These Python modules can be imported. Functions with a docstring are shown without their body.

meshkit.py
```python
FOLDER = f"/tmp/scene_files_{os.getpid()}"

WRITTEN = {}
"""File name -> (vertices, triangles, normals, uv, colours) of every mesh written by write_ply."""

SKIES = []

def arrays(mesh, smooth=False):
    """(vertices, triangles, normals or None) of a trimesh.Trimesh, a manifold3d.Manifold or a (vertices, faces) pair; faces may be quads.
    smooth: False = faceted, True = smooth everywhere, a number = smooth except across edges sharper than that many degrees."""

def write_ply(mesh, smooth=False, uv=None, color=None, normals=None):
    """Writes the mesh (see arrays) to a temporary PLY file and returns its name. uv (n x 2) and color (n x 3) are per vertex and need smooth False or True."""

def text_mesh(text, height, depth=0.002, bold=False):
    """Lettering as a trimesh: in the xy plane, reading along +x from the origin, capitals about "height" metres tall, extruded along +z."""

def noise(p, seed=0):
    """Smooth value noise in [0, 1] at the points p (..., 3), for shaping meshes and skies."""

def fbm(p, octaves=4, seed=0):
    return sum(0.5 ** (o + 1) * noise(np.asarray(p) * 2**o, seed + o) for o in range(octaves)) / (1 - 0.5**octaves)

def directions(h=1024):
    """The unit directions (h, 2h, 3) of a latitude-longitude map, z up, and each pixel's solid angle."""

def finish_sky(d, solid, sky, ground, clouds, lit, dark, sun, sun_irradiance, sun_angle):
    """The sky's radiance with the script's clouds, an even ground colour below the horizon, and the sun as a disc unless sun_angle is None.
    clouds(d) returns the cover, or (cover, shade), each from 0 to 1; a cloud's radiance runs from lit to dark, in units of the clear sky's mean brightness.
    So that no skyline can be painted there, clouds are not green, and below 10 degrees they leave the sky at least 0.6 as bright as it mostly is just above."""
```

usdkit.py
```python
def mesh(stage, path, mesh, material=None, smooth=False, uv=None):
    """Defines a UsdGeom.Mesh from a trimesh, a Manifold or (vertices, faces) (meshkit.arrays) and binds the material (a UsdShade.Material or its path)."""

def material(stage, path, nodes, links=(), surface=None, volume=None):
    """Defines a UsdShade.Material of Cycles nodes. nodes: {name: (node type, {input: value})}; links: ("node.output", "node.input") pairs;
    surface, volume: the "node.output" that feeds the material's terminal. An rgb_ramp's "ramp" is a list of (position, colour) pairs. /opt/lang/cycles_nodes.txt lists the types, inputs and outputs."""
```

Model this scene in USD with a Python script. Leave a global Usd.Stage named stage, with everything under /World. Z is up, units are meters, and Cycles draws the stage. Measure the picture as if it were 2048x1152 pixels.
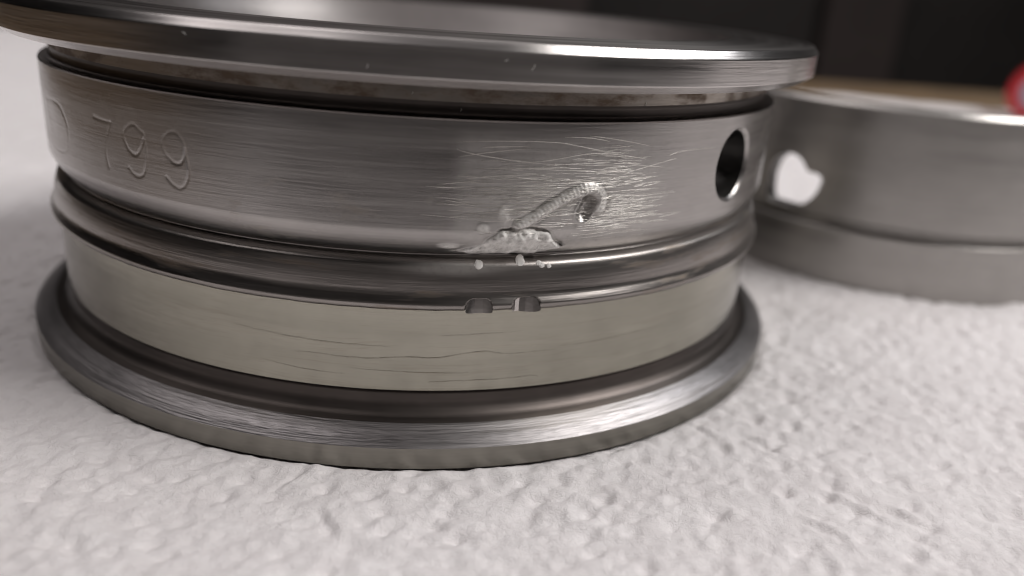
import math
import numpy as np
import trimesh
import usdkit
from meshkit import noise, fbm
from pxr import Gf, Sdf, Usd, UsdGeom, UsdLux, UsdShade, Vt

stage = Usd.Stage.CreateInMemory()
UsdGeom.SetStageUpAxis(stage, "Z")
UsdGeom.SetStageMetersPerUnit(stage, 1.0)
UsdGeom.Xform.Define(stage, "/World")
rng = np.random.default_rng(7)
S = 0.045            # outer radius of the ring in metres: everything below is laid out in ring radii

# ------------------------------------------------------------------ camera
F_PX, CAM_D, CAM_H, PAN, TILT, ROLL = 1623.24, 2.31625, 0.86913, 0.12329, 0.35726, 0.07692
_f = np.array([math.sin(PAN) * math.cos(TILT), math.cos(PAN) * math.cos(TILT), -math.sin(TILT)])
_r = np.array([math.cos(PAN), -math.sin(PAN), 0.0])
_u = np.cross(_r, _f)
CR, CU, CF = math.cos(ROLL) * _r + math.sin(ROLL) * _u, -math.sin(ROLL) * _r + math.cos(ROLL) * _u, _f
CO = np.array([0.0, -CAM_D, CAM_H])
cam = UsdGeom.Camera.Define(stage, "/World/camera")
m = np.eye(4)
m[0, :3], m[1, :3], m[2, :3], m[3, :3] = CR, CU, -CF, CO * S
cam.AddTransformOp().Set(Gf.Matrix4d(*m.ravel().tolist()))
FOCAL = F_PX / 2048 * 36.0
cam.CreateHorizontalApertureAttr(36.0)
cam.CreateFocalLengthAttr(FOCAL)
cam.CreateFocusDistanceAttr(1.485 * S)
cam.CreateFStopAttr(FOCAL / 1.75)
cam.CreateClippingRangeAttr(Gf.Vec2f(0.002, 50.0))
cam.CreateExposureAttr(0.0)


def direction(az, el):
    a, e = math.radians(az), math.radians(el)
    return np.array([math.sin(a) * math.cos(e), math.cos(a) * math.cos(e), math.sin(e)])


def lamp(name, az, el, dist, w, h, intensity, color):
    """A soft rectangular lamp on that bearing, facing the ring."""
    d = direction(az, el)
    p = d * dist * S
    x = np.cross([0, 0, 1.0], d)
    x /= np.linalg.norm(x)
    y = np.cross(d, x)
    mm = np.eye(4)
    mm[0, :3], mm[1, :3], mm[2, :3], mm[3, :3] = x, y, d, p
    L = UsdLux.RectLight.Define(stage, "/World/" + name)
    L.AddTransformOp().Set(Gf.Matrix4d(*mm.ravel().tolist()))
    L.CreateWidthAttr(w * S)
    L.CreateHeightAttr(h * S)
    L.CreateIntensityAttr(intensity)
    L.CreateColorAttr(Gf.Vec3f(*color))


lamp("unseen_key_lamp", 106, 50, 26, 11.0, 11.0, 13.2, (1.0, 0.97, 0.95))  # out of view at the right; main light for the shadow and highlights
lamp("unseen_side_lamp", 68, 44, 28, 7.6, 7.6, 7.5, (0.96, 0.97, 1.0))  # out of view, placed for the highlights on the right-hand slopes
lamp("unseen_left_lamp", -75, 64, 30, 20, 16, 2.3, (1.0, 0.94, 0.94))  # unseen source, placed to lighten the shadow left of the ring
lamp("unseen_overhead_lamp", -20, 82, 34, 22, 22, 1.05, (1.0, 0.94, 0.94))  # out of view above, placed as soft ambient light for shaded parts
lamp("unseen_front_panel", 182, 11, 40, 80, 31, 0.088, (1.0, 0.91, 0.88))  # unseen dim panel behind the camera, placed to reflect in the front steel


# ------------------------------------------------------------------ rays and writing helpers
def ray(px):
    v = CF + CR * (px[0] - 1024) / F_PX - CU * (px[1] - 576) / F_PX
    return v / np.linalg.norm(v)


def on_cyl(px, r):
    """(theta, z) where the mark seen there lies on the ring's cylinder of radius r."""
    v = ray(px)
    a, b, c = v[:2] @ v[:2], 2 * CO[:2] @ v[:2], CO[:2] @ CO[:2] - r * r
    D = max(b * b - 4 * a * c, 0.0)
    p = CO + (-b - D**0.5) / 2 / a * v
    return math.atan2(p[1], p[0]), p[2]


def on_plane(px, z=0.0):
    v = ray(px)
    return (CO + (z - CO[2]) / v[2] * v)


used = {}


def numbered(path):
    k = used.get(path, 0)
    used[path] = k + 1
    return path if k == 0 else f"{path}_{k:03d}"


def tag(prim, label=None, category=None, group=None, kind=None):
    for k, v in (("label", label), ("category", category), ("group", group), ("kind", kind)):
        if v:
            prim.SetCustomDataByKey(k, v)
    return prim


def put(path, geo, mat, prims=None):
    """geo = (v, f, n or None) in ring radii -> one Mesh."""
    path = numbered(path)
    v, f, n = geo
    assert f.max() + 1 == len(v) and len(n) == len(v), (path, f.max() + 1, len(v), len(n))
    me = UsdGeom.Mesh.Define(stage, path)
    me.CreatePointsAttr(Vt.Vec3fArray.FromNumpy((np.asarray(v) * S).astype(np.float32)))
    me.CreateFaceVertexCountsAttr(Vt.IntArray.FromNumpy(np.full(len(f), 3, np.int32)))
    me.CreateFaceVertexIndicesAttr(Vt.IntArray.FromNumpy(np.asarray(f).astype(np.int32).ravel()))
    me.CreateSubdivisionSchemeAttr("none")
    if n is not None:
        me.CreateNormalsAttr(Vt.Vec3fArray.FromNumpy(np.asarray(n).astype(np.float32)))
        me.SetNormalsInterpolation("vertex")
    for k, a in (prims or {}).items():
        UsdGeom.PrimvarsAPI(me).CreatePrimvar(k, Sdf.ValueTypeNames.FloatArray, "vertex").Set(Vt.FloatArray.FromNumpy(a.astype(np.float32)))
    UsdShade.MaterialBindingAPI.Apply(me.GetPrim()).Bind(mat)
    return me.GetPrim()


def thing(name, label, category, loc=(0, 0, 0), group=None):
    x = UsdGeom.Xform.Define(stage, numbered("/World/" + name))
    x.AddTranslateOp().Set(Gf.Vec3d(*(np.array(loc, float) * S)))
    tag(x.GetPrim(), label, category, group)
    return str(x.GetPath())


def normals(v, f):
    n = np.zeros_like(v)
    fn = np.cross(v[f[:, 1]] - v[f[:, 0]], v[f[:, 2]] - v[f[:, 0]])
    for k in range(3):
        np.add.at(n, f[:, k], fn)
    return n / np.maximum(np.linalg.norm(n, axis=1, keepdims=True), 1e-20)


def join(parts):
    vs, fs, ns, k = [], [], [], 0
    for v, f, n in parts:
        vs.append(v); fs.append(f + k); ns.append(n)
        k += len(v)
    return np.vstack(vs), np.vstack(fs), np.vstack(ns)


def grid_faces(nu, nv, keep=None):
    i, j = np.meshgrid(np.arange(nu - 1), np.arange(nv - 1), indexing="ij")
    a = i * nv + j
    q = np.stack([a, a + nv, a + nv + 1, a + 1], -1).reshape(-1, 4)
    if keep is not None:
        q = q[keep.ravel()]
    return np.vstack([q[:, [0, 1, 2]], q[:, [0, 2, 3]]])


def lathe(profile, thetas, corner=28, hfun=None, dzfun=None, center=(0, 0)):
    """Outer surface of revolution of the (r, z) profile; normals break at corners sharper than that. hfun(theta, z) adds to r, dzfun to z."""
    p = np.asarray(profile, float)
    d = np.diff(p, axis=0)
    ang = np.degrees(np.arctan2(d[:, 1], d[:, 0]))
    cuts = [0] + [k + 1 for k in range(len(d) - 1) if abs((ang[k + 1] - ang[k] + 180) % 360 - 180) > corner] + [len(p) - 1]
    out = []
    for a, b in zip(cuts[:-1], cuts[1:]):
        s = p[a:b + 1]
        T, R_ = np.meshgrid(thetas, s[:, 0], indexing="ij")
        Z = np.broadcast_to(s[:, 1], T.shape).copy()
        R_ = R_.copy()
        Z0 = Z.copy()
        if hfun is not None:
            R_ += hfun(T, Z0)
        if dzfun is not None:
            Z += dzfun(T, Z0)
        v = np.stack([center[0] + R_ * np.cos(T), center[1] + R_ * np.sin(T), Z], -1).reshape(-1, 3)
        f = grid_faces(len(thetas), len(s))
        n = normals(v, f)
        if abs(thetas[-1] - thetas[0]) > 2 * math.pi - 1e-6:     # seam
            k = len(s)
            avg = n[:k] + n[-k:]
            avg /= np.linalg.norm(avg, axis=1, keepdims=True)
            n[:k] = n[-k:] = avg
        out.append((v, f, n))
    return join(out)


def smooth_profile(pts, corners=(), step=0.003):
    """Rounds a polyline of (r, z) with a small radius at the given indices {index: radius}."""
    pts = [np.array(p, float) for p in pts]
    out = [pts[0]]
    for k in range(1, len(pts) - 1):
        rad = corners.get(k, 0) if isinstance(corners, dict) else 0
        if rad:
            a, b, c = pts[k - 1], pts[k], pts[k + 1]
            u, w = (a - b) / np.linalg.norm(a - b), (c - b) / np.linalg.norm(c - b)
            t = min(rad, 0.48 * np.linalg.norm(a - b), 0.48 * np.linalg.norm(c - b))
            for s in np.linspace(0, 1, 7):
                out.append((1 - s) ** 2 * (b + u * t) + 2 * s * (1 - s) * b + s * s * (b + w * t))
        else:
            out.append(pts[k])
    out.append(pts[-1])
    return np.array(out)


def front_thetas(fine=0.0035, a=-175, b=-5, coarse=0.025):
    f = np.arange(math.radians(a), math.radians(b), fine)
    c = np.linspace(math.radians(b), math.radians(a + 360), int(math.radians(360 - (b - a)) / coarse))
    return np.concatenate([f, c])


def holed_cylinder(thetas, zs, r, th0, z0, polar, hfun=None, rim=0.006, center=(0, 0)):
    """The cylinder patch with a hole whose outline is polar(phi) about (th0, z0). Returns geometry, primvar coords (theta, z) and the outline (theta, z)."""
    nu, nv = len(thetas), len(zs)
    T, Z = np.meshgrid(thetas, zs, indexing="ij")
    phis = np.linspace(-math.pi, math.pi, 200)
    big = max(polar(p) for p in phis) * 1.12
    i0, i1 = np.searchsorted(thetas, th0 - big / r) - 1, np.searchsorted(thetas, th0 + big / r)
    j0, j1 = max(np.searchsorted(zs, z0 - big) - 1, 0), np.searchsorted(zs, z0 + big)
    keep = np.ones((nu - 1, nv - 1), bool)
    keep[i0:i1, j0:j1] = False
    f = grid_faces(nu, nv, keep)
    loop = [(i, j0) for i in range(i0, i1)] + [(i1, j) for j in range(j0, j1)] + [(i, j1) for i in range(i1, i0, -1)] + [(i0, j) for j in range(j1, j0, -1)]
    idx = np.array([i * nv + j for i, j in loop])
    th = np.array([thetas[i] for i, _ in loop]); zz = np.array([zs[j] for _, j in loop])
    phi = np.arctan2(zz - z0, (th - th0) * r)
    pr = np.array([polar(p) for p in phi])
    K = 7
    tz, dr, rings = [np.stack([T.ravel(), Z.ravel()], 1)], [np.zeros(T.size)], [idx]
    count = T.size
    levels = [(1 - k / K, 0.0, rim) for k in range(1, K + 1)] + [(0, -rim * 0.35, rim * 0.6), (0, -rim, 0.0)]
    for w, drop, off in levels:
        it, iz = th0 + (pr + off) * np.cos(phi) / r, z0 + (pr + off) * np.sin(phi)
        tz.append(np.stack([w * th + (1 - w) * it, w * zz + (1 - w) * iz], 1))
        dr.append(np.full(len(idx), drop))
        rings.append(np.arange(count, count + len(idx)))
        count += len(idx)
    fs = [f]
    for a, b in zip(rings[:-1], rings[1:]):
        a2, b2 = np.roll(a, -1), np.roll(b, -1)
        fs += [np.stack([a, a2, b2], 1), np.stack([a, b2, b], 1)]
    tz, dr, f = np.vstack(tz), np.concatenate(dr), np.vstack(fs)
    R_ = r + dr + (hfun(tz[:, 0], tz[:, 1]) if hfun is not None else 0)
    v = np.stack([center[0] + R_ * np.cos(tz[:, 0]), center[1] + R_ * np.sin(tz[:, 0]), tz[:, 1]], -1)
    outline = np.stack([th0 + pr * np.cos(phi) / r, z0 + pr * np.sin(phi)], 1)
    return (v, f, normals(v, f)), tz, outline


def tunnel(outline, r0, r1, center=(0, 0), n=6):
    """The wall of a hole from radius r0 inwards to r1, bored parallel to the middle radius."""
    t0 = outline[:, 0].mean()
    ax = np.array([math.cos(t0), math.sin(t0), 0])
    p0 = np.stack([center[0] + r0 * np.cos(outline[:, 0]), center[1] + r0 * np.sin(outline[:, 0]), outline[:, 1]], 1)
    vs = [p0 - ax * (r0 - r1) * k / n for k in range(n + 1)]
    k, rows = len(outline), []
    for a in range(n):
        i = np.arange(k); j = (i + 1) % k
        rows += [np.stack([a * k + i, a * k + j, (a + 1) * k + j], 1), np.stack([a * k + i, (a + 1) * k + j, (a + 1) * k + i], 1)]
    v, f = np.vstack(vs), np.vstack(rows)
    return v, f, normals(v, f)


# ------------------------------------------------------------------ materials
LOOKS = "/World/Looks/"


def steel(name, base=(0.56, 0.53, 0.50), rough=0.30, aniso=0.6, brush=(150, 0.05), tone=0.25, stain=None, grain=None, wear=False, k_theta=5.0):
    """Turned steel: fine lathe lines round the axis, uneven tone, optional brown stains / wavy grain and a dull 'wear' attribute."""
    N, L = {}, []
    inv = 1.0 / S
    N["tc"] = ("texture_coordinate", {})
    N["xyz"] = ("separate_xyz", {})
    L.append(("tc.object", "xyz.vector"))
    N["th"] = ("math", {"math_type": "arctan2"}); L += [("xyz.y", "th.value1"), ("xyz.x", "th.value2")]
    N["x2"] = ("math", {"math_type": "multiply"}); L += [("xyz.x", "x2.value1"), ("xyz.x", "x2.value2")]
    N["r2"] = ("math", {"math_type": "multiply_add"}); L += [("xyz.y", "r2.value1"), ("xyz.y", "r2.value2"), ("x2.value", "r2.value3")]
    N["r"] = ("math", {"math_type": "sqrt"}); L.append(("r2.value", "r.value1"))
    N["cyl"] = ("combine_xyz", {}); L += [("th.value", "cyl.x"), ("xyz.z", "cyl.y"), ("r.value", "cyl.z")]

    def tex(n, sx, sz, detail=3, rough_=0.55, dist=0.0):
        N[n + "m"] = ("mapping", {"scale": (sx, sz * inv, sz * inv)})
        N[n] = ("noise_texture", {"scale": 1.0, "detail": detail, "roughness": rough_, "distortion": dist})
        L.extend([("cyl.vector", n + "m.vector"), (n + "m.vector", n + ".vector")])

    tex("lines", k_theta, brush[0], 3, 0.65)
    tex("tone", 3.0, 5.0, 4, 0.6)
    tex("band", 1.2, 26.0, 3, 0.6)
    N["toner"] = ("rgb_ramp", {"ramp": [(0.25, (1 - tone,) * 3), (0.75, (1.0, 1.0, 1.0))]}); L.append(("tone.fac", "toner.fac"))
    N["bandr"] = ("rgb_ramp", {"ramp": [(0.3, (1 - tone * 0.6,) * 3), (0.7, (1.0, 1.0, 1.0))]}); L.append(("band.fac", "bandr.fac"))
    N["mul"] = ("mix", {"mix_type": "multiply", "fac": 1.0}); L += [("toner.color", "mul.color1"), ("bandr.color", "mul.color2")]
    N["mul2"] = ("mix", {"mix_type": "multiply", "fac": 1.0, "color2": base}); L.append(("mul.color", "mul2.color1"))
    col = "mul2.color"
    rsrc = None
    N["ro"] = ("map_range", {"from_min": 0.25, "from_max": 0.75, "to_min": rough * 0.8, "to_max": rough * 1.25}); L.append(("band.fac", "ro.value"))
    rsrc = "ro.result"
    metal_src = None
    if stain:
        color, lo, hi, sx, sz = stain
        tex("st", sx, sz, 5, 0.65)
        N["str"] = ("rgb_ramp", {"ramp": [(lo, (0, 0, 0)), (hi, (1, 1, 1))]}); L.append(("st.fac", "str.fac"))
        N["stx"] = ("mix", {"color2": color}); L += [(col, "stx.color1"), ("str.color", "stx.fac")]
        col = "stx.color"
        N["ro2"] = ("math", {"math_type": "multiply_add", "value2": 0.25}); L += [("str.alpha", "ro2.value3")]
        L.pop()
        L += [("str.color", "ro2.value1"), (rsrc, "ro2.value3")]
        rsrc = "ro2.value"
    if grain:
        color, amount, sz = grain
        tex("gw", 2.2, sz * 0.22, 3, 0.5)
        N["gv"] = ("vector_math", {"math_type": "multiply_add", "vector2": (0.0, 0.035 * S / 0.045 * 0.06, 0.0)})
        L += [("gw.color", "gv.vector1"), ("cyl.vector", "gv.vector3")]
        N["gm"] = ("mapping", {"scale": (0.9, sz * inv, 0.0)}); L.append(("gv.vector", "gm.vector"))
        N["gn"] = ("noise_texture", {"scale": 1.0, "detail": 4, "roughness": 0.62}); L.append(("gm.vector", "gn.vector"))
        N["gr"] = ("rgb_ramp", {"ramp": [(0.33, (amount * 0.5,) * 3), (0.37, (amount * 0.15,) * 3), (0.385, (amount * 0.6,) * 3), (0.40, (0, 0, 0)), (0.485, (0, 0, 0)), (0.497, (amount * 0.55,) * 3), (0.508, (0, 0, 0)), (0.60, (0, 0, 0)), (0.61, (amount * 0.3,) * 3), (0.62, (0, 0, 0))]}); L.append(("gn.fac", "gr.fac"))
        N["gx"] = ("mix", {"color2": color}); L += [(col, "gx.color1"), ("gr.color", "gx.fac")]
        col = "gx.color"
    N["bump"] = ("bump", {"strength": brush[1], "distance": 0.004 * S}); L.append(("lines.fac", "bump.height"))
    # tangent along the lathe lines
    N["ng"] = ("math", {"math_type": "multiply", "value2": -1.0}); L.append(("xyz.y", "ng.value1"))
    N["tan"] = ("combine_xyz", {"z": 0.0}); L += [("ng.value", "tan.x"), ("xyz.x", "tan.y")]
    N["tann"] = ("vector_math", {"math_type": "normalize"}); L.append(("tan.vector", "tann.vector1"))
    N["p"] = ("principled_bsdf", {"metallic": 1.0, "anisotropic": aniso, "anisotropic_rotation": 0.25, "specular_ior_level": 0.5})
    if wear:
        N["wa"] = ("attribute", {"attribute": "wear"})
        N["wn"] = ("noise_texture", {"scale": 60 * inv, "detail": 5, "roughness": 0.7}); L.append(("tc.object", "wn.vector"))
        N["wc"] = ("rgb_ramp", {"ramp": [(0.28, (0.40, 0.38, 0.36)), (0.42, (0.74, 0.72, 0.69)), (0.6, (0.90, 0.88, 0.85))]}); L.append(("wn.fac", "wc.fac"))
        N["wm"] = ("mix", {}); L += [(col, "wm.color1"), ("wc.color", "wm.color2"), ("wa.fac", "wm.fac")]
        col = "wm.color"
        N["wr"] = ("mix_float", {"b": 0.75}); L += [(rsrc, "wr.a"), ("wa.fac", "wr.fac")]
        rsrc = "wr.result"
        N["wmet"] = ("map_range", {"from_min": 0.0, "from_max": 1.0, "to_min": 1.0, "to_max": 0.0}); L += [("wa.fac", "wmet.value"), ("wmet.result", "p.metallic")]
    L += [(col, "p.base_color"), (rsrc, "p.roughness"), ("bump.normal", "p.normal"), ("tann.vector", "p.tangent")]
    return usdkit.material(stage, LOOKS + name, N, L, surface="p.BSDF")


def plain(name, color, rough=0.6, metallic=0.0, var=0.2, scale=40.0, bump=0.0):
    inv = 1.0 / S
    N = {"tc": ("texture_coordinate", {}), "n": ("noise_texture", {"scale": scale * inv, "detail": 4, "roughness": 0.6}),
         "r": ("rgb_ramp", {"ramp": [(0.3, tuple(c * (1 - var) for c in color)), (0.7, tuple(min(c * (1 + var), 1) for c in color))]}),
         "b": ("bump", {"strength": bump, "distance": 0.004 * S}), "p": ("principled_bsdf", {"roughness": rough, "metallic": metallic})}
    L = [("tc.object", "n.vector"), ("n.fac", "r.fac"), ("r.color", "p.base_color")]
    if bump:
        L += [("n.fac", "b.height"), ("b.normal", "p.normal")]
    return usdkit.material(stage, LOOKS + name, N, L, surface="p.BSDF")


M_FLANGE = steel("flange_steel", (0.62, 0.59, 0.575), 0.26, 0.6, (150, 0.10))
M_NECK = steel("stained_steel", (0.50, 0.45, 0.40), 0.34, 0.4, (120, 0.08), 0.35, stain=((0.17, 0.13, 0.10), 0.43, 0.60, 8.0, 20.0))
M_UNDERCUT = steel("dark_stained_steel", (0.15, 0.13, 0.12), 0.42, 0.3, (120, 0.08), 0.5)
M_BAND = steel("band_steel", (0.475, 0.452, 0.438), 0.30, 0.55, (130, 0.09), 0.25, wear=True, stain=((0.33, 0.29, 0.25), 0.58, 0.74, 3.0, 7.0))
M_RIDGE = steel("ridge_steel", (0.38, 0.352, 0.333), 0.32, 0.3, (150, 0.16), 0.3, wear=True, stain=((0.25, 0.205, 0.165), 0.55, 0.66, 2.5, 22.0))
M_LNECK = steel("grained_steel", (0.395, 0.38, 0.322), 0.17, 0.3, (120, 0.10), 0.25, grain=((0.22, 0.19, 0.15), 0.55, 46.0))
M_BOTTOM = steel("bottom_flange_steel", (0.42, 0.40, 0.40), 0.42, 0.35, (90, 0.8), 0.45)
M_FOOT = steel("foot_edge_steel", (0.28, 0.267, 0.237), 0.32, 0.4, (110, 0.05), 0.15)
M_BORE = steel("bore_steel", (0.78, 0.75, 0.74), 0.40, 0.85, (60, 0.06), 0.2)
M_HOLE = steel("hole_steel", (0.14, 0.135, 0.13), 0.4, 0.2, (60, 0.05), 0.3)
M_BACK = steel("grey_ring_steel", (0.47, 0.45, 0.43), 0.40, 0.4, (60, 0.05), 0.2)
M_SCR = plain("scratch_metal", (0.72, 0.69, 0.65), 0.40, 1.0, 0.1, 30)
M_PASTE = plain("dried_paste", (0.80, 0.78, 0.75), 0.8, 0.0, 0.12, 60, 0.3)


def paper_material():
    inv = 1.0 / S
    N = {"tc": ("texture_coordinate", {}),
         "f1": ("noise_texture", {"scale": 90 * inv, "detail": 6, "roughness": 0.7, "distortion": 1.2}),
         "f2": ("noise_texture", {"scale": 9 * inv, "detail": 4, "roughness": 0.6}),
         "r": ("rgb_ramp", {"ramp": [(0.3, (0.77, 0.735, 0.735)), (0.7, (0.85, 0.82, 0.82))]}),
         "b": ("bump", {"strength": 0.8, "distance": 0.005 * S}),
         "d": ("principled_bsdf", {"roughness": 0.95, "specular_ior_level": 0.1}),
         "t": ("translucent_bsdf", {"color": (0.75, 0.72, 0.72)}), "mx": ("mix_closure", {"fac": 0.08})}
    L = [("tc.object", "f1.vector"), ("tc.object", "f2.vector"), ("f2.fac", "r.fac"), ("r.color", "d.base_color"),
         ("f1.fac", "b.height"), ("b.normal", "d.normal"), ("d.BSDF", "mx.closure1"), ("t.BSDF", "mx.closure2")]
    return usdkit.material(stage, LOOKS + "paper_towel", N, L, surface="mx.closure")


M_PAPER = paper_material()
M_WOOD = plain("table_wood", (0.15, 0.10, 0.055), 0.55, 0, 0.25, 1.5)
M_BROWN = plain("dark_brown_board", (0.046, 0.034, 0.031), 0.8, 0, 0.3, 0.15)
M_DARK = plain("dark_wall", (0.024, 0.020, 0.018), 0.8, 0, 0.35, 0.25)


# ------------------------------------------------------------------ paper towel and table
def stretched(lo, a, b, hi, fine, grow=1.06, cap=0.12):
    mid = np.arange(a, b + fine / 2, fine)
    out, s, x = [], fine, mid[-1]
    while x < hi:
        s = min(s * grow, cap); x += s; out.append(min(x, hi))
    left, s, x = [], fine, mid[0]
    while x > lo:
        s = min(s * grow, cap); x -= s; left.append(max(x, lo))
    return np.concatenate([left[::-1], mid, out])


xs, ys = stretched(-9.5, -1.15, 2.0, 12.0, 0.0062), stretched(-2.15, -1.5, 0.1, 6.9, 0.0062)
X, Y = np.meshgrid(xs, ys, indexing="ij")
X = np.where(X < -1.15, -1.15 + (X + 1.15) * (1.15 + 0.5 * (Y + 1)) / 8.35, X)
Y = np.where(Y > 0.1, 0.1 + (Y - 0.1) * (1 - 0.03 * X), Y)      # the far edge of the towel runs askew


def towel_height(X, Y):
    P = np.stack([X, Y, 0 * X], -1)
    wx, wy = X + 0.03 * (noise(P * 7, 3) - 0.5), Y + 0.03 * (noise(P * 7, 4) - 0.5)
    c, s = math.cos(0.5), math.sin(0.5)
    U, V = (wx * c + wy * s) / 0.050, (-wx * s + wy * c) / 0.042
    h = np.zeros_like(X)
    bu, bv = np.floor(U), np.floor(V)

    def rnd(a, b, k):
        q = np.sin(a * 127.1 + b * 311.7 + k * 74.7) * 43758.5453
        return q - np.floor(q)
    for du in (-1, 0, 1):
        for dv in (-1, 0, 1):
            a, b = bu + du, bv + dv
            cu, cv = a + 0.5 + 0.5 * (np.mod(b, 2) - 0.5) + 0.8 * (rnd(a, b, 1) - 0.5), b + 0.5 + 0.8 * (rnd(a, b, 2) - 0.5)
            amp = 0.1 + 1.5 * rnd(a, b, 3) ** 2
            h -= amp * np.exp(-(((U - cu) / 0.36) ** 2 + ((V - cv) / 0.30) ** 2))
    h *= 0.0075
    h += 0.006 * (fbm(P * 14, 3, 9) - 0.5) + 0.0125 * (fbm(P * 40, 3, 31) - 0.5)
    h += 0.05 * (fbm(P * 1.3, 3, 21) - 0.5) * np.clip((np.hypot(X, Y) - 0.9) / 1.5, 0, 1)
    for (px, dx, dy, amp, wid, ln) in CREASES:
        q = on_plane(px)
        t = np.array([dx, dy]) / math.hypot(dx, dy)
        a, b = (X - q[0]) * t[0] + (Y - q[1]) * t[1], -(X - q[0]) * t[1] + (Y - q[1]) * t[0]
        g = np.exp(-(a / ln) ** 2)
        h += amp * g * (np.exp(-((b - wid * 1.2) / wid) ** 2) - 1.1 * np.exp(-(b / (wid * 0.8)) ** 2))
    rr = np.hypot(X, Y)
    k = np.clip((rr - 0.975) / 0.05, 0, 1)
    k = k * k * (3 - 2 * k)
    return (h + 0.011) * k - 0.012 * (1 - k)


CREASES = [(a, b, c, d * 0.45, e * 0.8, g) for a, b, c, d, e, g in [((650, 1050), 0.55, -1.0, 0.012, 0.010, 0.035), ((1530, 905), 0.6, -1.0, 0.012, 0.014, 0.05), ((1395, 868), 0.6, -1.0, 0.010, 0.012, 0.04),
           ((1720, 1040), 0.8, -1.0, 0.012, 0.014, 0.06), ((1640, 1075), 0.8, -1.0, 0.012, 0.014, 0.05), ((575, 970), -0.7, -1.0, 0.008, 0.010, 0.03),
           ((1800, 1050), 0.8, -1.0, 0.010, 0.014, 0.05), ((1700, 690), 1.0, 0.9, 0.014, 0.06, 0.25)]]
v = np.stack([X, Y, towel_height(X, Y)], -1).reshape(-1, 3)
f = grid_faces(len(xs), len(ys))
pt = put("/World/paper_towel", (v, f, normals(v, f)), M_PAPER)
tag(pt, "white embossed paper towel spread flat under the steel rings", "paper towel")


def box(lo, hi):
    b = trimesh.creation.box(bounds=[lo, hi])
    return np.array(b.vertices)[b.faces].reshape(-1, 3), np.arange(36).reshape(-1, 3), np.repeat(b.face_normals, 3, axis=0)


tag(put("/World/table_top", box((-14, -2.35, -0.7), (20, 8.5, -0.06)), M_WOOD), kind="structure")
def panel(x0, x1, mat):
    a, b = ray((x0, 90)), ray((x1, 90))
    A, B = CO + a * (29.3 - CO[1]) / a[1], CO + b * (29.3 - CO[1]) / b[1]
    tag(put("/World/background_board", box((A[0], 29.2, -25), (B[0], 29.8, 30)), mat), kind="structure")


panel(300, 1165, M_BROWN); panel(1640, 1790, M_BROWN)
tag(put("/World/background_wall", box((-40, 30, -25), (60, 31, 30)), M_DARK), kind="structure")

# ------------------------------------------------------------------ the damaged steel ring
RB = 0.928
HOLE_T, HOLE_Z, HOLE_R = math.radians(-44.2), 0.541, 0.073


def smooth01(x):
    x = np.clip(x, 0, 1)
    return x * x * (3 - 2 * x)


def seg_dist(s, z, pts):
    """Distance of (s, z) to a polyline and the length along it."""
    best, along, acc = np.full(s.shape, 1e9), np.zeros(s.shape), 0.0
    for (a0, b0), (a1, b1) in zip(pts[:-1], pts[1:]):
        d = np.array([a1 - a0, b1 - b0]); ln = np.hypot(*d)
        t = np.clip(((s - a0) * d[0] + (z - b0) * d[1]) / (ln * ln + 1e-12), 0, 1)
        q = np.hypot(s - a0 - t * d[0], z - b0 - t * d[1])
        w = q < best
        best = np.where(w, q, best); along = np.where(w, acc + t * ln, along)
        acc += ln
    return best, along


def sz(px, r=RB):
    t, z = on_cyl(px, r)
    return t * r, z


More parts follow.
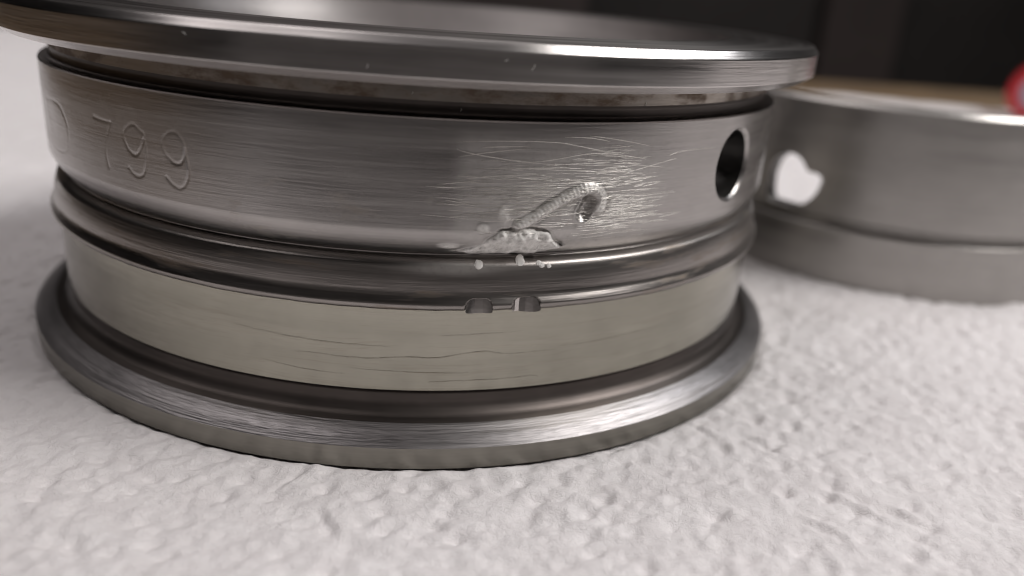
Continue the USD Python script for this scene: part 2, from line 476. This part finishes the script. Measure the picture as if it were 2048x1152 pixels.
def spline(pts, n=8):
    p = np.array(pts, float)
    if len(p) < 3:
        return p
    k = np.arange(len(p)); q = np.linspace(0, len(p) - 1, (len(p) - 1) * n + 1)
    from scipy.interpolate import CubicSpline
    return CubicSpline(k, p)(q)


STAMP = [  # D 7 9 9
    [(94, 196), (102, 240), (110, 292)], [(92, 194), (105, 201), (118, 211), (129, 235), (135, 256), (137, 281), (135, 296), (128, 303), (110, 292)],
    [(187, 233), (203, 240), (220, 245)], [(220, 245), (215, 268), (212, 299), (218, 335)],
    [(269, 250), (284, 265), (287, 280), (275, 308), (260, 302), (250, 284), (247, 265), (257, 251), (269, 250)], [(287, 280), (293, 311), (290, 341), (281, 353), (269, 349), (258, 335)],
    [(342, 264), (360, 275), (369, 299), (366, 320), (354, 328), (336, 314), (325, 293), (328, 274), (342, 264)], [(369, 299), (374, 323), (377, 348), (369, 372), (354, 375), (333, 354)],
]
STAMP_SZ = [np.array([sz(p) for p in spline(s, 5)]) for s in STAMP]
GOUGE = np.array([sz(p) for p in spline([(1036, 452), (1075, 430), (1112, 406), (1150, 387), (1178, 379), (1197, 384), (1203, 398), (1197, 416)])])
DENT = np.array([sz(p) for p in [(1166, 426), (1175, 411), (1181, 399)]])
CHIP = np.array([sz(p, 0.915) for p in [(862, 503), (905, 499), (930, 486), (952, 473), (978, 460), (1005, 452), (1022, 449), (1050, 454), (1078, 463), (1096, 481), (1118, 500), (1075, 512), (1040, 517), (985, 515), (930, 513)]])
SMEARS = [(sz((1008, 428)), 0.011, 0.016), (sz((965, 458)), 0.012, 0.010), (sz((900, 497)), 0.02, 0.006)]
from shapely import Polygon, points as shp_points, distance as shp_distance, contains as shp_contains
CHIP_POLY = Polygon(CHIP)
SAND = sz((1080, 400))


def chip_inside(s, z):
    """Signed distance to the chip's outline, positive inside."""
    out = np.full(s.shape, -1.0)
    w = (s > CHIP[:, 0].min() - 0.05) & (s < CHIP[:, 0].max() + 0.05) & (z < CHIP[:, 1].max() + 0.05)
    if w.any():
        g = shp_points(s[w], z[w])
        d = shp_distance(CHIP_POLY.exterior, g)
        out[w] = np.where(shp_contains(CHIP_POLY, g), d, -d)
    return out


def wobble(s, z, k, seed):
    return fbm(np.stack([s * k, z * k, 0 * s], -1), 4, seed) - 0.5


def band_h(T, Z):
    s, z = T * RB, Z
    h = np.zeros(s.shape)
    w = (s > STAMP_SZ[0][:, 0].min() - 0.1) & (s < STAMP_SZ[-1][:, 0].max() + 0.1)
    if w.any():
        for st in STAMP_SZ:
            d, _ = seg_dist(s[w], z[w], st)
            h[w] -= 0.00075 * np.exp(-(d / 0.0030) ** 2) * (0.35 + 0.65 * smooth01(noise(np.stack([s[w] * 25, z[w] * 25, 0 * s[w]], -1), 3) * 2 - 0.4))
    w = (s > GOUGE[:, 0].min() - 0.06) & (s < GOUGE[:, 0].max() + 0.08)
    if w.any():
        d, al = seg_dist(s[w], z[w], GOUGE)
        wid = 0.0085 + 0.003 * (al / 0.18)
        rib = 0.5 + 0.5 * np.sin(al / 0.0078 * 2 * math.pi + 1.5 * wobble(s[w], z[w], 40, 5))
        h[w] += 0.0080 * np.exp(-(d / wid) ** 3) * (0.78 + 0.22 * rib) - 0.0012 * np.exp(-((d - wid * 1.3) / 0.003) ** 2)
        d, _ = seg_dist(s[w], z[w], DENT)
        h[w] += -0.010 * np.exp(-(d / 0.0125) ** 3) + 0.002 * np.exp(-((d - 0.018) / 0.003) ** 2)
    c = chip_inside(s, z)
    w = c > -0.03
    if w.any():
        lump = wobble(s[w], z[w], 55, 2)
        edge = c[w] + 0.014 * wobble(s[w], z[w], 45, 8)
        h[w] += (0.004 + 0.030 * lump) * smooth01(edge / 0.012)
        h[w] -= 0.009 * smooth01(noise(np.stack([s[w] * 30, z[w] * 30, 0 * s[w]], -1), 6) * 2.2 - 0.6) * np.exp(-((edge - 0.001) / 0.0028) ** 2) * (z[w] > 0.415)
    for (a, b), ra, rb in SMEARS:
        e = np.exp(-(((s - a) / ra) ** 2 + ((z - b) / rb) ** 2) ** 2)
        h += e * (0.0022 + 0.004 * wobble(s, z, 70, 4))
    return h


def band_wear(T, Z):
    s, z = T * RB, Z
    d, _ = seg_dist(s, z, GOUGE)
    a = 0.8 * smooth01((0.0135 - d + 0.006 * wobble(s, z, 60, 16)) / 0.006)
    c = chip_inside(s, z)
    a = np.maximum(a, smooth01((c + 0.014 * wobble(s, z, 45, 8)) / 0.006))
    for (p, q), ra, rb in SMEARS:
        a = np.maximum(a, 0.8 * np.exp(-(((s - p) / ra) ** 2 + ((z - q) / rb) ** 2) ** 2))
    # the sanded patch round the damage
    dx = s - SAND[0]
    sand = smooth01((dx + 0.175) / 0.05) * smooth01((0.33 - dx) / 0.16) * smooth01((0.652 - z) / 0.07)
    a = np.maximum(a, 0.32 * sand * (0.65 + 0.7 * wobble(s * 0.25, z * 4, 30, 14)))
    return np.clip(a, 0, 1)


RING = thing("steel_ring", "large turned steel ring with two flanges, a gouged middle band and stamped number, in front", "steel ring")
TH = front_thetas(0.006, -178, -2, 0.03)
flange_prof = smooth_profile([(0.80, 0.7845), (0.9945, 0.7845), (1.006, 0.7695), (1.006, 0.7215), (0.986, 0.7075), (0.93, 0.7055)], {1: 0.003, 2: 0.002, 3: 0.002})
put(RING + "/top_flange", lathe(flange_prof[::-1], TH), M_FLANGE)
put(RING + "/upper_neck", lathe(smooth_profile([(0.906, 0.7068), (0.906, 0.674)][::-1], {}), TH), M_NECK)
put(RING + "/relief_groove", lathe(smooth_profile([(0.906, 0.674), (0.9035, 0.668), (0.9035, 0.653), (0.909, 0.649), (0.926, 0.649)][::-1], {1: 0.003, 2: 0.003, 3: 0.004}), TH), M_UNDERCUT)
# the band: top edge, straight wall with the oil hole, rounded lower edge
TB = np.unique(np.concatenate([np.arange(math.radians(-178), math.radians(-140), 0.0028), np.arange(math.radians(-140), math.radians(-68), 0.0023), np.arange(math.radians(-68), math.radians(-2), 0.0028),
                               np.linspace(math.radians(-2), math.radians(182), 90)]))
ZW = np.linspace(0.452, 0.6455, 88)
wall, tz, outline = holed_cylinder(TB, ZW, RB, HOLE_T, HOLE_Z, lambda p: HOLE_R, band_h, rim=0.007)
low = np.array([(RB - 0.030 * a ** 1.7, 0.452 - 0.053 * a) for a in np.linspace(0, 1, 30)])
lowg = lathe(low[::-1], TB, 40, band_h)
top = lathe([(RB, 0.6455), (RB - 0.003, 0.649)][::-1], TB, 28)
seg_tz = np.stack([np.repeat(TB, len(low)), np.tile(low[::-1][:, 1], len(TB))], 1)
wear = np.concatenate([band_wear(tz[:, 0], tz[:, 1]), band_wear(seg_tz[:, 0], seg_tz[:, 1]), np.zeros(len(top[0]))])
# matching normals where the wall meets the rounded edge
BAND = put(RING + "/middle_band", join([wall, lowg, top]), M_BAND, {"wear": wear})
tag(BAND, "middle band with stamped digits, gouge, chipped lower edge and round oil hole")
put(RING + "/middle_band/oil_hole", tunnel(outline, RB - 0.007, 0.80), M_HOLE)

# specks of lint and tiny burrs
def speck(part, a, b, r, w=0.0012):
    t0, z0 = on_cyl(a, r); t1, z1 = on_cyl(b, r)
    p = np.array([[t0, z0], [(t0 + t1) / 2 + 0.0015, (z0 + z1) / 2 + 0.001], [t1, z1]])
    rows = []
    d_ = np.array([(t1 - t0) * r, z1 - z0]); d_ /= np.hypot(*d_)
    for k_, up in ((-1, 0.0004), (0, 0.0016), (1, 0.0004)):
        rows.append(np.stack([(r + up) * np.cos(p[:, 0] - k_ * d_[1] * w / 2), (r + up) * np.sin(p[:, 0] - k_ * d_[1] * w / 2), p[:, 1] + k_ * d_[0] * w / 2], 1))
    v_ = np.stack(rows, 1).reshape(-1, 3); f_ = grid_faces(3, 3)
    put(RING + "/" + part + "/lint_speck", (v_, f_, normals(v_, f_)), M_PASTE)


for a_, b_ in [((1063, 141), (1070, 129)), ((733, 136), (735, 128)), ((365, 64), (372, 70)), ((1010, 122), (1016, 120))]:
    speck("top_flange", a_, b_, 1.006)
for a_, b_ in [((824, 188), (825, 183)), ((921, 223), (922, 216)), ((1290, 212), (1292, 205))]:
    speck("upper_neck", a_, b_, 0.9065)

# scratches on the band
def ribbon(pts, w, lift=0.0006, tilt=0.0):
    """A thin raised burr following the band along (s, z) points."""
    p = np.array(pts)
    if len(p) < 2:
        return None
    d = np.gradient(p, axis=0); d /= np.linalg.norm(d, axis=1, keepdims=True) + 1e-12
    nrm = np.stack([-d[:, 1], d[:, 0]], 1)
    taper = np.sin(np.linspace(0.08, math.pi - 0.08, len(p))) ** 0.5 * w / 2
    rows = []
    for k, l in ((-1, 0.0), (0, 1.0), (1, 0.0)):
        q = p + nrm * taper[:, None] * k
        z = np.clip(q[:, 1], 0.40, 0.6455)
        t = q[:, 0] / RB
        base = np.where(z < 0.452, RB - 0.030 * (np.clip(0.452 - z, 0, 1) / 0.053) ** 1.7, RB)
        R_ = base + band_h(t, z) + 0.00025 + l * lift * (0.6 + tilt)
        rows.append(np.stack([R_ * np.cos(t), R_ * np.sin(t), z], 1))
    v = np.stack(rows, 1).reshape(-1, 3)
    f = grid_faces(len(p), 3)
    return v, f, normals(v, f)


LONG = [[(912, 284), (1000, 282), (1080, 283), (1130, 287), (1180, 297), (1242, 306)], [(915, 314), (960, 307), (1000, 302), (1062, 297)],
        [(915, 297), (950, 308), (1020, 320), (1062, 324)], [(963, 295), (1010, 293), (1060, 293)], [(1000, 326), (1090, 322), (1150, 312), (1200, 307), (1255, 312), (1292, 318)],
        [(1130, 275), (1180, 276), (1222, 284)], [(1180, 272), (1240, 280), (1300, 292)], [(1255, 345), (1320, 326), (1352, 317)], [(1340, 311), (1372, 301), (1432, 296)],
        [(873, 369), (915, 365), (962, 361)], [(890, 400), (920, 405), (955, 413)], [(925, 358), (990, 352), (1060, 350)], [(1065, 452), (1095, 453), (1128, 453)],
        [(850, 372), (900, 374), (950, 372)], [(1010, 340), (1090, 336), (1170, 338)], [(1220, 318), (1275, 330), (1330, 334)]]
for L_ in LONG:
    q = np.array([sz(p) for p in spline(L_, 10)])
    put(RING + "/middle_band/scratch", ribbon(q, 0.0014, 0.0008), M_SCR)
fine = []
while len(fine) < 520:
    a, b = rng.normal(0, 0.55, 2)
    px = (1085 + 165 * a, 398 + 62 * b)
    if rng.random() < 0.45:
        px = (1235 + 45 * rng.normal(), 405 + 55 * rng.normal())
    if not (840 < px[0] < 1345 and 290 < px[1] < 492):
        continue
    s0, z0 = sz(px)
    ln = rng.uniform(0.012, 0.05); sl = rng.normal(0, 0.05)
    q = np.stack([np.linspace(-ln, ln, 6) + s0, z0 + sl * np.linspace(-ln, ln, 6) + 0.0006 * rng.normal() * np.linspace(-1, 1, 6) ** 2], 1)
    if q[:, 1].min() < 0.425 or q[:, 1].max() > 0.645 or np.hypot(q[:, 0] - HOLE_T * RB, q[:, 1] - HOLE_Z).min() < HOLE_R + 0.02:
        continue
    fine.append(ribbon(q, rng.uniform(0.0004, 0.0010), 0.0005, rng.uniform(-0.3, 0.5)))
tag(put(RING + "/middle_band/fine_scratches", join(fine), M_SCR), kind="stuff")

# ridge below the band
NICKS = [(on_cyl((957, 617), 0.935)[0], 0.025, [(-1, 0.9405, 0.17), (-0.3, 0.933, 0.12), (0.35, 0.932, 0.15), (1, 0.941, 0)]), (on_cyl((1051, 612), 0.935)[0], 0.028, [(-1, 0.9405, 0.05), (-0.72, 0.9325, 0.0), (-0.40, 0.929, 0.16), (0.0, 0.933, 0.11), (0.5, 0.9385, 0.15), (1, 0.9415, 0)])]


def ridge_h(T, Z):
    h = np.zeros(T.shape)
    for t0, w, facets in NICKS:
        u = (T - t0) * 0.93 / w
        h -= 0.022 * (np.abs(u) < 0.94) * smooth01((0.3235 - 0.014 * u**4 - Z) / 0.002)
    return h


def ridge_dz(T, Z):
    # a slightly ragged lower edge
    return -0.0022 * wobble(T * 0.93, 0 * T, 30, 12) * smooth01((0.312 - Z) / 0.012)


def nick(t0, w, facets):
    """Flat cut facets across the lip, a half moon that hangs a little below its edge."""
    out = []
    for (u0, r0, lean), (u1, r1, _) in zip(facets[:-1], facets[1:]):
        u, q = np.meshgrid(np.linspace(u0, u1, 9), np.linspace(0, 1, 6), indexing="ij")
        r = r0 + (r1 - r0) * (u - u0) / (u1 - u0)
        zt, zb = 0.3245 - 0.014 * u**4, 0.2995 - 0.008 * np.sqrt(np.clip(1 - u**2, 0, 1)) * 0.6
        z = zt + (zb - zt) * q
        r = r + lean * 0.04 * (q - 0.7)
        t = t0 + u * w / 0.93
        v = np.stack([r * np.cos(t), r * np.sin(t), z], -1).reshape(-1, 3)
        f = grid_faces(9, 6)[:, ::-1]
        out.append((v, f, normals(v, f)))
    return join(out)


ridge_prof = smooth_profile([(0.8985, 0.3995), (0.8965, 0.396), (0.8985, 0.3920), (0.9175, 0.3850), (0.9265, 0.3580), (0.9300, 0.3290), (0.9405, 0.3120), (0.9395, 0.304), (0.934, 0.2985), (0.924, 0.2965)],
                            {1: 0.002, 2: 0.002, 3: 0.007, 4: 0.016, 5: 0.006, 6: 0.003, 7: 0.004, 8: 0.004})
_d = np.r_[0, np.cumsum(np.hypot(*np.diff(ridge_prof, axis=0).T))]
_q = np.unique(np.r_[_d[:3], np.linspace(_d[2], _d[-1], 90)])
ridge_prof = np.stack([np.interp(_q, _d, ridge_prof[:, 0]), np.interp(_q, _d, ridge_prof[:, 1])], 1)
TR = front_thetas(0.0032, -178, -2, 0.03)
g1 = lathe(ridge_prof[::-1], TR, 40, ridge_h, ridge_dz)
under = lathe([(0.924, 0.2965), (0.915, 0.2960)][::-1], TR, 40, ridge_h, ridge_dz)
gv = join([g1, under])
tr = np.arctan2(gv[0][:, 1], gv[0][:, 0])
sm = np.zeros(len(tr))
c0 = on_cyl((905, 540), 0.925)
sm = 0.22 * np.exp(-(((tr - c0[0]) / 0.10) ** 2 + ((gv[0][:, 2] - c0[1]) / 0.012) ** 2) ** 1.5)
tag(put(RING + "/rounded_ridge", gv, M_RIDGE, {"wear": sm}), "rounded ridge with two nicks on its lower edge")


M_CUT = steel("fresh_cut_steel", (0.62, 0.585, 0.565), 0.24, 0.0, (60, 0.05), 0.2)
for n_ in NICKS:
    put(RING + "/rounded_ridge/nick", nick(*n_), M_CUT)


def ridge_point(px):
    t, z = on_cyl(px, 0.915)
    i = np.argmin(np.abs(ridge_prof[:, 1] - z)); r = ridge_prof[i, 0]
    t, z = on_cyl(px, r)
    i = np.argmin(np.abs(ridge_prof[:, 1] - z))
    return t, z, ridge_prof[i, 0]


def blob(px, w, h, depth):
    t, z, r = ridge_point(px)
    b = trimesh.creation.icosphere(3, 1.0)
    d = np.array(b.vertices)
    d *= (1 + 0.5 * (fbm(d * 2.2 + px[0], 3, 3) - 0.5))[:, None]
    ax = np.array([math.cos(t), math.sin(t), 0]); ta = np.array([-math.sin(t), math.cos(t), 0])
    v = np.array([r * ax[0], r * ax[1], z]) + d[:, :1] * w * ta + d[:, 1:2] * (np.array([0, 0, h]) - ax * h * 0.45) + d[:, 2:] * depth * (ax * 0.8 + np.array([0, 0, 0.6]))
    f = np.array(b.faces)
    return v, f, normals(v, f)


for px, w, h, dp in [((957, 530), 0.008, 0.0085, 0.003), ((1038, 522), 0.009, 0.013, 0.003), ((1078, 527), 0.006, 0.005, 0.002), ((1084, 531), 0.0055, 0.004, 0.002), ((1098, 532), 0.0045, 0.004, 0.002)]:
    put(RING + "/rounded_ridge/paste_drop", blob(px, w, h, dp), M_PASTE)

put(RING + "/lower_neck", lathe([(0.9215, 0.2965), (0.9205, 0.22), (0.9215, 0.128)][::-1], TH, 40), M_LNECK)
M_STREAK = plain("stain_streak", (0.27, 0.235, 0.185), 0.6, 0.8, 0.2, 30)
for L_, w_ in [([(590, 702), (650, 708), (700, 714), (760, 716), (820, 714), (870, 716), (930, 707), (975, 703), (1000, 707), (1050, 705), (1112, 699)], 0.0022), ([(700, 735), (800, 743), (905, 746), (930, 743)], 0.0016),
               ([(470, 648), (560, 668), (660, 684), (780, 693)], 0.0020), ([(860, 764), (900, 762), (1000, 757), (1060, 751), (1075, 756)], 0.0018), ([(1120, 693), (1180, 684), (1250, 669), (1330, 650)], 0.0014),
               ([(880, 672), (960, 668), (1050, 662)], 0.0012), ([(520, 715), (600, 735), (690, 747)], 0.0016)]:
    q = np.array([on_cyl(p, 0.921) for p in spline(L_, 12)])
    q[:, 1] += 0.0022 * (fbm(np.stack([q[:, 0] * 45, 0 * q[:, 0], 0 * q[:, 0] + w_ * 9000], -1), 3, 5) - 0.5)
    d_ = np.gradient(q, axis=0); d_[:, 0] *= 0.921; d_ /= np.linalg.norm(d_, axis=1, keepdims=True)
    tp = (0.35 + 0.65 * noise(np.stack([q[:, 0] * 60, 0 * q[:, 0], 0 * q[:, 0]], -1), 8)) * np.sin(np.linspace(0.1, math.pi - 0.1, len(q))) ** 0.5 * w_ * 0.2
    rows = [np.stack([0.9222 * np.cos(q[:, 0] - k_ * d_[:, 1] * tp / 0.92), 0.9222 * np.sin(q[:, 0] - k_ * d_[:, 1] * tp / 0.92), q[:, 1] + k_ * d_[:, 0] * tp], 1) for k_ in (-1, 0, 1)]
    v_ = np.stack(rows, 1).reshape(-1, 3); f_ = grid_faces(len(q), 3)
    put(RING + "/lower_neck/stain_streak", (v_, f_, normals(v_, f_)), M_STREAK)
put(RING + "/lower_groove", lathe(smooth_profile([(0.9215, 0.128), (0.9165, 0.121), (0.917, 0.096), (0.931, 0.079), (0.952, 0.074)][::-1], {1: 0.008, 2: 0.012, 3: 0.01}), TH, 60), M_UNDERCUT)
put(RING + "/bottom_flange", lathe(smooth_profile([(0.952, 0.074), (0.963, 0.0715), (0.9645, 0.0695), (0.974, 0.0665), (0.9755, 0.0645), (0.986, 0.0595), (0.9872, 0.0575), (0.997, 0.0500), (1.0, 0.047)][::-1], {}), TH, 60), M_BOTTOM)
put(RING + "/foot_edge", lathe(smooth_profile([(1.0, 0.047), (1.0, 0.004), (0.996, 0.0), (0.82, 0.0)][::-1], {1: 0.002}), TH, 28), M_FOOT)
bt, btz, bout = holed_cylinder(-np.linspace(math.radians(-2), math.radians(358), 240)[::-1] + math.radians(0) if False else np.linspace(math.radians(-182), math.radians(178), 260), np.linspace(0.0, 0.7845, 40), 0.80, HOLE_T, HOLE_Z, lambda p: HOLE_R, None, rim=0.001)
put(RING + "/bore", (bt[0], bt[1][:, ::-1], -bt[2]), M_BORE)

# ------------------------------------------------------------------ the plain half ring behind
BC, BR = np.array([1.783, 0.63]), 0.672
SHELL = thing("half_ring_shell", "plain grey steel half ring with one groove and a heart shaped hole, standing behind", "steel ring", (BC[0], BC[1], 0))


def hit_back(px, r=BR):
    v = ray(px); o = CO.copy(); o[:2] -= BC
    a, b, c = v[:2] @ v[:2], 2 * o[:2] @ v[:2], o[:2] @ o[:2] - r * r
    D = b * b - 4 * a * c
    if D < 0:
        return None
    p = o + (-b - D**0.5) / 2 / a * v
    e = o + (-b + D**0.5) / 2 / a * v
    return math.atan2(p[1], p[0]), p[2], math.atan2(e[1], e[0])


HEART = [(1535, 360), (1540, 338), (1552, 316), (1568, 307), (1582, 306), (1597, 313), (1608, 328), (1616, 343), (1628, 346), (1640, 352), (1642, 364), (1634, 382), (1620, 398), (1602, 408), (1580, 411), (1556, 410), (1540, 402), (1534, 385)]
hp = np.array([hit_back(p)[:2] for p in spline(HEART + HEART[:1], 4)])
hp = hp[:-1]
hp[:, 1] = np.maximum(hp[:, 1], 0.240)
hc = np.array([hp[:, 0].min() * 0.45 + hp[:, 0].max() * 0.55, hp[:, 1].mean()])
hphi = np.arctan2(hp[:, 1] - hc[1], (hp[:, 0] - hc[0]) * BR); hrad = np.hypot(hp[:, 1] - hc[1], (hp[:, 0] - hc[0]) * BR)
o_ = np.argsort(hphi); hphi, hrad = hphi[o_], hrad[o_]


def heart(p):
    return float(np.interp(p, hphi, hrad, period=2 * math.pi))


print("heart theta", np.degrees(hp[:, 0].min()), np.degrees(hp[:, 0].max()), "z", hp[:, 1].min(), hp[:, 1].max(), "exit", [round(math.degrees(hit_back(p)[2]), 1) for p in ((1540, 350), (1590, 360), (1640, 360))], "tangent", hit_back((1515, 300)))
TS0, TS1 = math.radians(-186), math.radians(-20)
TS = np.linspace(TS0, TS1, 420)
BI = BR - 0.055
wall2, _, out2 = holed_cylinder(TS, np.linspace(0.233, 0.592, 70), BR, hc[0], hc[1], heart, None, rim=0.003)
wall3, _, out3 = holed_cylinder(TS, np.linspace(0.233, 0.592, 70), BI, hc[0], hc[1], heart, None, rim=0.001)
upper = lathe(smooth_profile([(BI, 0.233), (BI, 0.0), (BR, 0.0), (BR, 0.196), (BR - 0.026, 0.202), (BR - 0.028, 0.224), (BR - 0.004, 0.233), (BR, 0.233)], {3: 0.004, 4: 0.006, 5: 0.006})[:], TS)
rimt = lathe(smooth_profile([(BR, 0.592), (BR - 0.012, 0.605), (BI, 0.605), (BI, 0.592)], {1: 0.004}), TS)
ends = []
prof = Polygon([(BI, 0.0), (BR, 0.0), (BR, 0.196), (BR - 0.026, 0.202), (BR - 0.028, 0.224), (BR, 0.233), (BR, 0.592), (BR - 0.012, 0.605), (BI, 0.605)])
ev, ef = trimesh.creation.triangulate_polygon(prof, engine="earcut")
ev = ev[:ef.max() + 1]
for t in (TS0, TS1):
    q = np.stack([ev[:, 0] * math.cos(t), ev[:, 0] * math.sin(t), ev[:, 1]], 1)
    ends.append((q, ef, normals(q, np.asarray(ef))))
put(SHELL + "/outer_wall", join([wall2, upper, (wall3[0], wall3[1][:, ::-1], -wall3[2])] + ends), M_BACK)
put(SHELL + "/rim", rimt, M_BACK)
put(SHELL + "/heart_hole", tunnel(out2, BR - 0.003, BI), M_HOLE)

# ------------------------------------------------------------------ far blurred container
d = ray((2078, 187)); dep = CAM_H / (-d[2] + 46 / F_PX); p = CO + d * dep
CAP = thing("round_container", "red rimmed round container with pale face, out of focus at the far right", "container", p)
ax = -d.copy(); ax[2] = 0; ax /= np.linalg.norm(ax)
M_RED = plain("red_plastic", (0.55, 0.02, 0.03), 0.4)
M_PALE = plain("pale_blue_plastic", (0.50, 0.52, 0.62), 0.5)
cr = p[2]
T_ = np.linspace(0, 2 * math.pi, 49)


def turned(profile):
    """A lathe about the container's own axis, which points at the viewer's side."""
    vv, ff, nn = lathe(profile, T_, 28)
    x = np.cross([0, 0, 1.0], ax); B = np.stack([x, np.array([0, 0, 1.0]), ax], 0)
    return vv @ B, ff, nn @ B


put(CAP + "/red_rim", turned([(cr * 0.62, 0.0), (cr * 0.66, 0.05), (cr * 0.94, 0.05), (cr, 0.0), (cr, -0.5)][::-1]), M_RED)
put(CAP + "/pale_face", turned([(0.001, 0.01), (cr * 0.64, 0.0)][::-1]), M_PALE)
